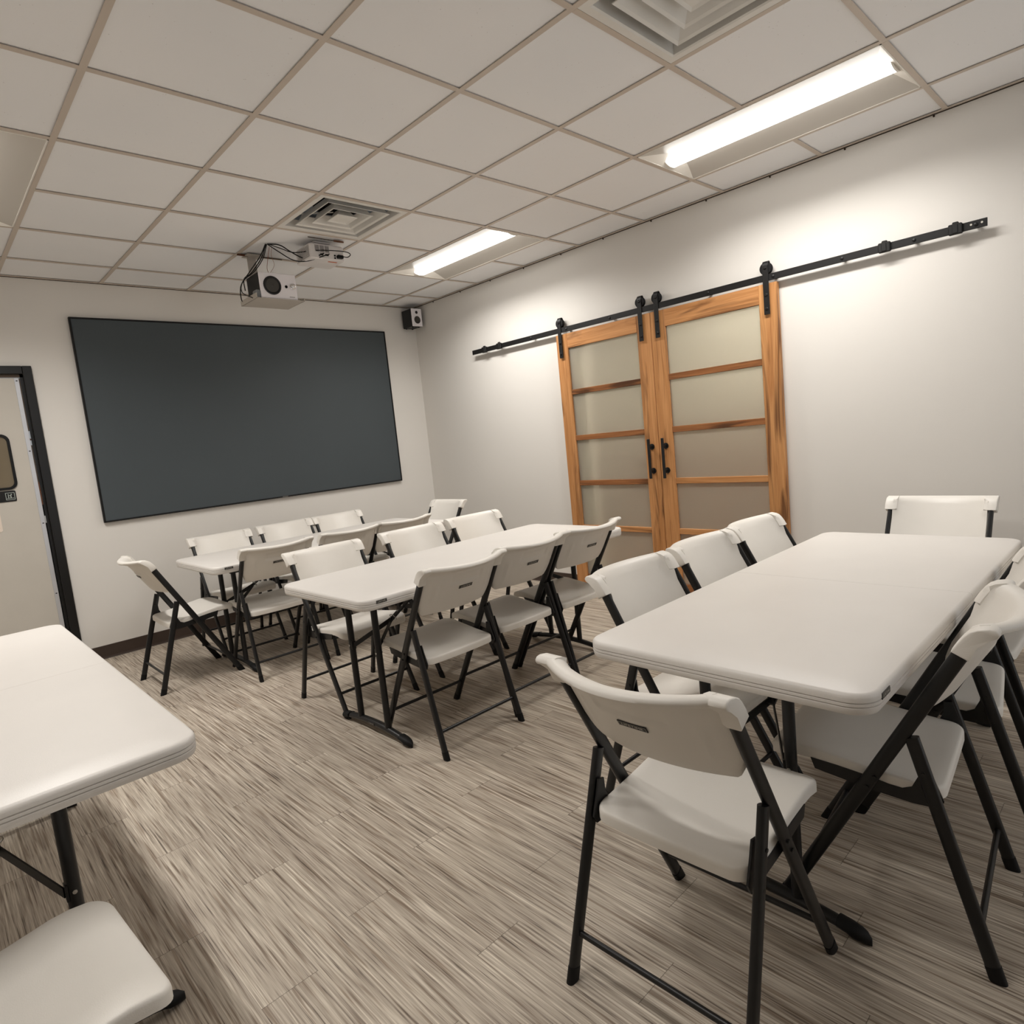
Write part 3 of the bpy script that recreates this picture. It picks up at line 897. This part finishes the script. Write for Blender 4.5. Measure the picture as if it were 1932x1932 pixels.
MB().rings((0.06, 0.105, 0.05), (0, 1, 0), [(0.032, -0.002), (0.032, 0.012), (0.026, 0.014), (0.001, 0.006)], M['dark']).obj('lens', pj_)
b = MB()
b.cyl((0, 0, 0.096), (0, 0, 0.128), 0.03, M['projwhite'])
b.box((-0.06, -0.05, 0.122), (0.06, 0.05, 0.1305), M['projwhite'], 0.001)
b.obj('ceiling_mount', pj_)

def stick(x0, x1, y, tip_at, label):
    """brown paddle-shaped tip; its thin dark rod stands in for a shadow line"""
    b = MB(); z = CEIL - 0.006
    xt, xr = (x0, x1) if tip_at == 0 else (x1, x0)
    sg = 1 if xr > xt else -1
    L = []
    for k in range(13):
        s_ = k / 12
        wy = 0.003 + 0.011 * sin(pi * min(1.0, s_ * 1.05)) ** 0.7 * (1 - 0.25 * s_)
        L.append([(xt + sg * 0.075 * s_, y + wy * cos(a), z + 0.0055 * sin(a)) for a in [2 * pi * i / 10 for i in range(10)]])
    b.loft(L if sg < 0 else L, M['brownwood'])
    b.cyl((xt + sg * 0.07, y, z + 0.001), (xr, y, z + 0.001), 0.003, M['shade_line_nail'], n=8)  # dark colour paints the shadow line running on from the tip
    return tag(b.obj('wooden_tip_shade_line'), label, 'stick', 'wooden tips with painted shadow lines along the ceiling grid')
stick(-1.96, -1.70, -1.60, 1, 'brown paddle-shaped tip with painted shadow line along the ceiling above the projector')
stick(-2.22, -1.90, -1.07, 0, 'brown paddle-shaped tip with painted shadow line along the ceiling beside the shelf pole')

def cable(pts, r, m, label, name='cable', group='cables between ceiling, loudspeaker and projector'):
    b = MB(); b.tube(catmull(pts, 7), r, m, 7)
    return tag(b.obj(name), label, 'cable', group)
H0 = Vector((-2.135, -1.345, 2.770))
# down to the back of the shelf loudspeaker
cable([H0, (-2.16, -1.29, 2.70), (-2.205, -1.20, 2.62), (-2.235, -1.10, 2.55), (-2.230, -1.06, 2.47), (-2.216, -1.07, 2.437)], 0.0035, M['cable'],
      'black cable hanging from the ceiling hole, outermost beside the shelf')
cable([H0 + Vector((0.004, 0.004, 0)), (-2.15, -1.28, 2.69), (-2.185, -1.18, 2.62), (-2.20, -1.08, 2.60), (-2.190, -1.05, 2.53)], 0.0035, M['cable'],
      'black cable from the ceiling hole to the back of the shelf loudspeaker')
cable([H0 + Vector((0.008, -0.002, 0)), (-2.14, -1.285, 2.69), (-2.165, -1.18, 2.63), (-2.215, -1.09, 2.58), (-2.243, -1.12, 2.50), (-2.225, -1.24, 2.437)], 0.003, M['cable'],
      'black cable from the ceiling hole looping down to the power adapter')
# across to the projector ports
cable([H0 + Vector((0.012, 0, 0)), (-2.05, -1.37, 2.766), (-2.0, -1.41, 2.72), (-1.95, -1.48, 2.665), (-1.91, -1.56, 2.655), (-1.87, -1.612, 2.668), (-1.87, -1.592, 2.668)], 0.004, M['cable'],
      'black cable from the ceiling hole to the projector, the upper straight one')
cable([H0 + Vector((0.016, 0.004, 0)), (-2.07, -1.38, 2.72), (-2.0, -1.43, 2.66), (-1.94, -1.50, 2.64), (-1.88, -1.60, 2.65), (-1.83, -1.615, 2.668), (-1.835, -1.592, 2.668)], 0.0035, M['cable'],
      'black cable from the ceiling hole to the projector, the lowest sagging one')
cable([H0 + Vector((0.014, -0.006, 0)), (-2.06, -1.40, 2.735), (-2.0, -1.46, 2.70), (-1.92, -1.58, 2.69), (-1.83, -1.64, 2.685), (-1.73, -1.66, 2.682), (-1.69, -1.65, 2.672), (-1.70, -1.625, 2.660), (-1.735, -1.617, 2.664)], 0.003, M['cable'],
      'black power cable looping across the projector to its plug')
cable([(-2.09, -1.30, 2.768), (-2.09, -1.25, 2.70), (-2.07, -1.18, 2.65), (-2.02, -1.13, 2.625), (-1.99, -1.09, 2.6045)], 0.0015, M['redwire'],
      'thin red brown wire drooping from the ceiling to the shelf loudspeaker', 'thin_wire')
cable([(-2.08, -1.31, 2.768), (-2.07, -1.27, 2.72), (-2.03, -1.21, 2.68), (-2.04, -1.15, 2.64), (-2.07, -1.10, 2.6045)], 0.0012, M['pinkwire'],
      'thin pale wire curling from the ceiling to the shelf loudspeaker', 'thin_wire')

# ------------------------------------------------------------------ folding tables
def build_table(label, seam):
    o = thing('folding_table', label, 'table', (0, 0, 0), 0, 'white folding tables')
    HX, HY, ZT = 0.914, 0.381, 0.738
    def half(x0, x1, rl, rr):
        """one slab between x0 and x1; rl / rr: corner radius at each end"""
        def outline(d):
            pts = []
            for (cx_, cy_, r, a0) in ((x1, HY, rr, 0), (x0, HY, rl, 90), (x0, -HY, rl, 180), (x1, -HY, rr, 270)):
                sx_ = 1 if cx_ == x1 else -1; sy_ = 1 if cy_ > 0 else -1
                dd = d if r > 0.01 else 0.0
                rad = max(r - d, 0.001)
                bx = cx_ - sx_ * (dd + rad); by = cy_ - sy_ * (d + rad)
                for i in range(8):
                    a = radians(a0 + 90 * i / 7)
                    pts.append((bx + rad * cos(a), by + rad * sin(a)))
            return pts
        pr = [(0.020, ZT - 0.030), (0.014, ZT - 0.046), (0.004, ZT - 0.047), (0.0015, ZT - 0.042), (0.0, ZT - 0.034), (0.0, ZT - 0.0312), (0.0035, ZT - 0.0298), (0.0, ZT - 0.0282),
              (0.0, ZT - 0.0222), (0.0035, ZT - 0.0207), (0.0, ZT - 0.0192), (0.0, ZT - 0.011), (0.0015, ZT - 0.006), (0.005, ZT - 0.002), (0.011, ZT), (0.10, ZT)]
        return [[(x, y, z) for x, y in outline(d)] for d, z in pr]
    b = MB()
    if seam:
        b.loft(half(-HX, -0.0006, 0.06, 0.0005), M['tableplastic'], True)
        b.loft(half(0.0006, HX, 0.0005, 0.06), M['tableplastic'], True)
    else:
        b.loft(half(-HX, HX, 0.06, 0.06), M['tableplastic'], True)
    top = b.obj('tabletop', o)
    for sx_, sy_ in ((-1, -1), (1, 1)):
        b = MB()
        logo_plate(b, 0.052, 0.014, frame_mtx((sx_ * (HX - 0.088), sy_ * (HY + 0.0006), ZT - 0.0165), (-sy_, 0, 0), (0, 0, 1)))
        b.obj('logo_plate', top)
    for sy_ in (-1, 1):
        b = MB(); b.box((-0.80, sy_ * 0.305 - 0.012, ZT - 0.066), (0.80, sy_ * 0.305 + 0.012, ZT - 0.034), M['black'], 0.003)
        b.obj('side_rail', o)
    for sx_ in (-1, 1):
        xl = sx_ * 0.712
        for sy_ in (-1, 1):
            b = MB(); b.cyl((xl, sy_ * 0.118, 0.052), (xl, sy_ * 0.118, ZT - 0.034), 0.0155, M['black'])
            b.rings((xl - sx_ * 0.0145, sy_ * 0.118, 0.415), (-sx_, 0, 0), [(0.006, 0), (0.006, 0.003), (0.001, 0.004)], M['steel'], 10)
            b.rings((xl + sx_ * 0.0145, sy_ * 0.118, 0.415), (sx_, 0, 0), [(0.005, 0), (0.005, 0.0025), (0.001, 0.003)], M['steel'], 10)
            b.obj('leg', o)
        b = MB(); b.box((xl - 0.02, -0.31, ZT - 0.068), (xl + 0.02, 0.31, ZT - 0.034), M['black'], 0.004)
        b.obj('leg_hinge', o)
        # arched foot
        b = MB(); L = []
        def foot_ring(y):
            s = abs(y) / 0.30
            zc = 0.046 - 0.030 * s ** 2
            hw_, hh = 0.019 - 0.003 * s, 0.0155 - 0.002 * s
            return [(xl + hw_ * cos(a), y, zc + hh * sin(a)) for a in [2 * pi * i / 12 for i in range(12)]]
        for k in range(15):
            L.append(foot_ring(-0.225 + 0.45 * k / 14))
        b.loft(L, M['black'])
        ft = b.obj('foot_bar', o)
        for sy_ in (-1, 1):
            b = MB(); L = []
            for k in range(7):
                s = k / 6; y = sy_ * (0.220 + 0.078 * s)
                q = 1.0 if s < 0.45 else sqrt(max(0.02, 1 - ((s - 0.45) / 0.55) ** 2))
                z1 = 0.020 + 0.026 * q * (1 - 0.35 * s); z0 = 0.020 * (1 - s) if s < 0.5 else 0.010 * (1 - s)
                L.append([(xl + 0.0225 * q * cos(a), y, (z0 + z1) / 2 + (z1 - z0) / 2 * sin(a)) for a in [2 * pi * i / 12 for i in range(12)]])
            b.loft(L if sy_ > 0 else L[::-1], M['rubber'])
            b.obj('foot_cap', ft)
        b = MB()
        logo_plate(b, 0.05, 0.012, frame_mtx((xl + sx_ * 0.0195, 0.0, 0.046), (0, sx_, 0), (0, 0, 1)), True)
        b.obj('logo_plate', ft)
        # folding brace
        b = MB(); K = Vector((xl - sx_ * 0.165, 0, 0.515))
        for sy_ in (-1, 1):
            A = Vector((xl, sy_ * 0.100, 0.415)); d = (K - A); L = []
            for p in (A, A + d * 0.3, A + d * 0.92, K):
                side = Vector((0, 0, 1)).cross(d).normalized()
                L.append([tuple(p + Vector((0, 0, 0.012)) - side * 0.002), tuple(p + Vector((0, 0, 0.012)) + side * 0.002),
                          tuple(p - Vector((0, 0, 0.012)) + side * 0.002), tuple(p - Vector((0, 0, 0.012)) - side * 0.002)])
            b.loft(L, M['black'], False)
            b.box((xl - 0.012, sy_ * 0.104 - 0.003, 0.395), (xl + 0.012, sy_ * 0.104 + 0.003, 0.435), M['black'], 0.001)
        E = Vector((xl - sx_ * 0.44, 0, ZT - 0.05))
        u = (E - K).normalized(); up = Vector((0, 1, 0)).cross(u)
        b.loft([[tuple(p + Vector((0, s1 * 0.013, 0)) + up * (s2 * 0.004)) for s1, s2 in ((-1, -1), (1, -1), (1, 1), (-1, 1))] for p in (K - u * 0.02, E)], M['black'], False)
        b.box((xl - sx_ * 0.40, -0.05, ZT - 0.062), (xl - sx_ * 0.50, 0.05, ZT - 0.034), M['black'], 0.003)
        for k in range(2):
            p = K + u * (0.05 + 0.035 * k)
            b.cyl(p + up * 0.003, p + up * 0.0075, 0.006, M['steel'], n=10)
            b.cyl(p - up * 0.003, p - up * 0.0075, 0.006, M['steel'], n=10)
        br = b.obj('brace', o)
        b = MB(); pts = []
        for k in range(17):
            a = 2 * pi * k / 16
            pts.append(K + u * 0.012 + Vector((0, 0.021 * cos(a), 0)) + up * (0.019 * sin(a)))
        b.tube(pts, 0.0022, M['steel'], 6)
        b.obj('lock_ring', br)
    return o

# centre x, centre y, rotation
T1 = (-1.842, -4.750); T2 = (-1.932, -2.877); T3 = (-1.928, -1.150); T4 = (-4.085, -3.105)
tabA = build_table('largest-looking white folding table, nearest us on the sliding door side, with a fold seam', True)
tabA.location = (T1[0], T1[1], 0)
dup(tabA, (T4[0], T4[1], 0), pi / 2, 'white folding table with a fold seam standing apart before the grey door', 'white folding tables')
tabB = build_table('white folding table in the middle row, with three chairs along each long side', False)
tabB.location = (T2[0], T2[1], 0); tabB.rotation_euler = (0, 0, radians(1.0))
dup(tabB, (T3[0], T3[1], 0), radians(0.8), 'white folding table in the far row right below the projection screen', 'white folding tables')

# ------------------------------------------------------------------ folding chairs
def build_chair(label):
    """local frame: faces +Y, rear feet at y=0 (photographed side profile), X sideways"""
    o = thing('folding_chair', label, 'chair', (0, 0, 0), 0, 'white folding chairs')
    TX = 0.214
    foot, top = Vector((0, 0.480, 0.0)), Vector((0, 0.050, 0.785))
    rear, rtop = Vector((0, 0.0, 0.0)), Vector((0, 0.160, 0.545))
    for sg in (-1, 1):
        X = Vector((sg * TX, 0, 0))
        d = (top - foot).normalized()
        b = MB(); b.flat_tube(foot + X + d * 0.03, top + X, 0.034, 0.020, M['black'])
        lg = b.obj('front_leg', o)
        b = MB(); b.flat_tube(foot + X, foot + X + d * 0.036, 0.036, 0.022, M['rubber']); b.obj('foot_cap', lg)
        d = (rtop - rear).normalized()
        XR = Vector((sg * (TX + 0.012), 0, 0)); XT = Vector((sg * (TX - 0.001), 0, 0))
        pr, pt = rear + XR, rtop + XT
        dd = (pt - pr).normalized()
        b = MB(); b.flat_tube(pr + dd * 0.03, pt, 0.032, 0.021, M['black'])
        lg = b.obj('rear_leg', o)
        b = MB(); b.flat_tube(pr, pr + dd * 0.036, 0.034, 0.023, M['rubber']); b.obj('foot_cap', lg)
        # bracket under the seat side, forked to the rear leg
        b = MB()
        xb = sg * (TX - 0.016)
        prof = [(0.395, 0.425), (0.385, 0.397), (0.26, 0.378), (0.165, 0.370), (0.110, 0.372), (0.100, 0.392), (0.118, 0.440), (0.130, 0.478), (0.150, 0.474), (0.152, 0.440), (0.165, 0.412),
                (0.185, 0.402), (0.215, 0.404), (0.26, 0.412), (0.33, 0.420)]
        b.loft([[(xb - 0.0025, y, z) for y, z in prof], [(xb + 0.0025, y, z) for y, z in prof]], M['black'], False)
        for (y, z) in ((0.258, 0.395), (0.137, 0.462), (0.115, 0.386), (0.24, 0.425)):
            b.cyl((sg * (TX + 0.0085), y, z), (sg * (TX + 0.0135), y, z), 0.005, M['black'], n=8)
        b.obj('side_bracket', o)
    for nm, y, z, tx in (('rear_stretcher', 0.033, 0.112, TX + 0.008), ('front_stretcher', 0.418, 0.114, TX)):
        b = MB(); b.cyl((-tx, y, z), (tx, y, z), 0.0075, M['black'], n=12); b.obj('stretcher', o)
    # seat
    YC, HX, HY = 0.302, 0.198, 0.203
    def surf(x, y):
        v = (y - (YC - HY)) / (2 * HY)
        z = 0.421 + 0.034 * min(1.0, max(0.0, v / 0.75)) ** 1.3 - 0.020 * max(0.0, (v - 0.80) / 0.20) ** 2
        u = x / HX
        return z - 0.016 * (1 - min(1, u * u)) * sin(pi * min(1, max(0, v * 0.9 + 0.08)))
    b = MB(); L = []
    sc_ = [(0.012, -0.026), (0.003, -0.033), (0.0, -0.031), (0.0, -0.011), (0.0015, -0.005), (0.004, -0.0018), (0.009, 0.0), (0.030, 0.001), (0.055, 0.0), (0.085, 0.0), (0.12, 0.0), (0.155, 0.0), (0.185, 0.0)]
    for d_, dz in sc_:
        d_ = d_ if d_ >= 0 else -d_
        r = max(0.040 - d_, 0.002)
        fr = rrect(HX - min(d_, HX - 0.006), HY - min(d_, HY - 0.006), min(r, HX - min(d_, HX - 0.006)), 6, 0, YC)
        # subdivide the straight sides so the dished surface is followed
        pts = []
        for i in range(len(fr)):
            p, q = fr[i], fr[(i + 1) % len(fr)]
            n_ = 10 if i % 7 == 6 else 1
            for k in range(n_):
                pts.append((p[0] + (q[0] - p[0]) * k / n_, p[1] + (q[1] - p[1]) * k / n_))
        L.append([(x, y, surf(x, y) + dz) for x, y in pts])
    b.loft(L, M['plastic'], True)
    st = b.obj('seat', o)
    # backrest: bowed shell between the tubes, lip rolled back over the tube ends
    def tube_y(z): return 0.480 - 0.5473 * z
    NU = 48
    HWB = 0.2010
    b = MB(); loops = []
    zrow = [0.608, 0.625, 0.65, 0.675, 0.70, 0.725, 0.738, 0.745, 0.755, 0.765, 0.776, 0.783, 0.790, 0.798]
    for iu in range(NU + 1):
        u = -1 + 2 * iu / NU
        bow = -0.058 * (1 - u * u)
        zlift = 0.045 * max(0.0, (abs(u) - 0.86) / 0.14) ** 2
        pts_f, pts_b = [], []
        edge = min(1.0, max(0.0, (abs(u) - 0.80) / 0.20)); edge = edge * edge * (3 - 2 * edge)
        def sm(z, a, b_):
            t_ = min(1, max(0, (z - a) / (b_ - a)))
            return t_ * t_ * (3 - 2 * t_)
        for k, z in enumerate(zrow):
            zz = z + zlift * (1 - k / (len(zrow) - 1))
            y = tube_y(zz) + bow * (0.80 + 0.25 * (zz - 0.6) / 0.2) + 0.006
            th = 0.013 if k else 0.009
            rib = 0.0
            if 0.66 < zz < 0.750 and 0.70 < abs(u) < 0.78: rib = 0.0035
            if 0.742 < zz < 0.780 and abs(u) < 0.42: rib = -0.005
            pts_f.append((u * HWB, y + 0.010 * edge * sm(zz, 0.73, 0.775), zz))
            pts_b.append((u * HWB, y - th - rib, zz - 0.55 * th * 0.6))
        # lip
        y0 = tube_y(0.80) + bow * 1.05 + 0.006
        lipf = [(-0.004, 0.811), (-0.013, 0.823), (-0.027, 0.831), (-0.042, 0.834), (-0.053, 0.832), (-0.058, 0.827), (-0.059, 0.821), (-0.055, 0.815), (-0.040, 0.812), (-0.030, 0.806)]
        dz = -0.008 * (1 - u * u)
        lip = [(u * HWB, y0 + dy + (0.010 * edge * (1 - k_ / 4) if k_ < 4 else 0), z + dz) for k_, (dy, z) in enumerate(lipf)]
        loops.append(pts_f + lip + pts_b[::-1])
    b.loft(loops, M['plastic'], True)
    # moulded caps over the tube ends, running on into the rolled lip
    yl = tube_y(0.80) + 0.006
    zc0 = 0.765
    pf = (tube_y(zc0) + 0.0185 * 0.877, zc0 + 0.0185 * 0.480); pb = (tube_y(zc0) - 0.0185 * 0.877, zc0 - 0.0185 * 0.480)
    prof = [pf, (tube_y(0.790) + 0.019, 0.793), (yl + 0.006, 0.811), (yl - 0.006, 0.823), (yl - 0.020, 0.830)] + [(yl + dy, z) for dy, z in lipf[3:8]] + [(yl - 0.044, 0.809), (tube_y(0.785) - 0.021, 0.788), pb]
    cy_, cz_ = sum(p[0] for p in prof) / len(prof), sum(p[1] for p in prof) / len(prof)
    for sg in (-1, 1):
        L = []
        for xx, k_, ins in ((0.184, 0.98, 0.014), (0.192, 1.0, 0.008), (0.206, 1.0, 0.0), (0.2330, 1.0, 0.0), (0.2358, 0.97, 0.0), (0.2372, 0.90, 0.0)):
            L.append([(sg * xx, cy_ + (p[0] - cy_ - (ins if q_ < 3 else 0) + (ins if q_ >= len(prof) - 2 else 0)) * k_, cz_ + (p[1] - cz_) * k_) for q_, p in enumerate(prof)])
        b.loft(L if sg > 0 else [l[::-1] for l in L], M['plastic'], True)
    bk = b.obj('backrest', o)
    zz = 0.716
    yb_ = tube_y(zz) - 0.058 * (0.80 + 0.25 * (zz - 0.6) / 0.2) + 0.006 - 0.013
    b = MB()
    tl = Vector((0, -0.5473 - 0.058 * 1.25, 1)).normalized()
    logo_plate(b, 0.074, 0.0165, frame_mtx((0, yb_ - 0.0014, zz - 0.004), (1, 0, 0), tl))
    b.obj('logo_plate', bk)
    return o

# facing: +X = -90 deg, -X = 90 deg, +Y = 0, -Y = 180 deg
PX, MX, PY, MY = -pi / 2, pi / 2, 0.0, pi
GA, GB, GC = 'chairs around the near table', 'chairs around the middle table', 'chairs around the far table'
CH = [
    # near table
    (-3.105, -4.768, PX + radians(0.5), 'folding chair in front of us at the near table, whole back and logo plate showing', GA),
    (-2.260, -5.270, PY + radians(5), 'folding chair seen side-on at the near table, wholly visible from lip to feet', GA),
    (-1.720, -5.285, PY + radians(8), 'folding chair cut by the photo edge just beyond the side-on chair', GA),
    (-1.215, -5.266, PY, 'folding chair peeping over two others at the outermost side of the near table', GA),
    (-2.204, -4.130, MY, 'first of three chairs tucked under the near table opposite the middle table', GA),
    (-1.690, -4.128, MY, 'middle of three chairs tucked under the near table opposite the middle table', GA),
    (-1.200, -4.125, MY, 'chair tucked under the near table, its top before the knotty barn door stile', GA),
    (-0.358, -4.725, MX, 'lone folding chair facing us at the wall end of the near table', GA),
    # middle table, near side
    (-2.385, -3.405, PY, 'chair with its back to us at the aisle end of the middle table', GB),
    (-1.910, -3.360, PY, 'middle of three chairs with backs to us at the middle table', GB),
    (-1.444, -3.360, PY, 'chair with its back to us at the middle table, just before the barn doors', GB),
    # middle table, far side
    (-2.432, -2.150, MY, 'chair facing us across the middle table, at its aisle end', GB),
    (-1.806, -2.130, MY, 'chair facing us across the middle table, second from the aisle', GB),
    (-1.260, -2.100, MY, 'chair facing us across the middle table, farthest from the aisle', GB),
    # far table, near side
    (-2.470, -1.655, PY, 'chair with its back to us at the aisle end of the far table', GC),
    (-1.938, -1.645, PY, 'chair with its back to us at the far table, second from the aisle', GC),
    (-1.510, -1.645, PY, 'chair with its back to us at the far table, farthest from the aisle', GC),
    # far table, far side
    (-2.410, -0.420, MY, 'chair facing us right under the screen, at the aisle end of the far table', GC),
    (-1.880, -0.400, MY, 'chair facing us right under the screen, second from the aisle', GC),
    (-1.400, -0.400, MY, 'chair facing us right under the screen, farthest from the aisle', GC),
    # far table ends
    (-3.160, -1.080, PX, 'folding chair in full side view at the aisle end of the far table', GC),
    (-0.515, -0.925, MX, 'folding chair at the corner end of the far table, below the corner loudspeaker', GC),
    # by the lone table
    (-4.412, -4.185, PX + radians(4), 'folding chair at the lone table, only a corner of its seat showing', 'chair by the lone table'),
]
first = None
for (x, y, rz, label, grp) in CH:
    if first is None:
        first = build_chair(label)
        first.location = (x, y, 0); first.rotation_euler = (0, 0, rz); first['group'] = grp
    else:
        dup(first, (x, y, 0), rz, label, grp)
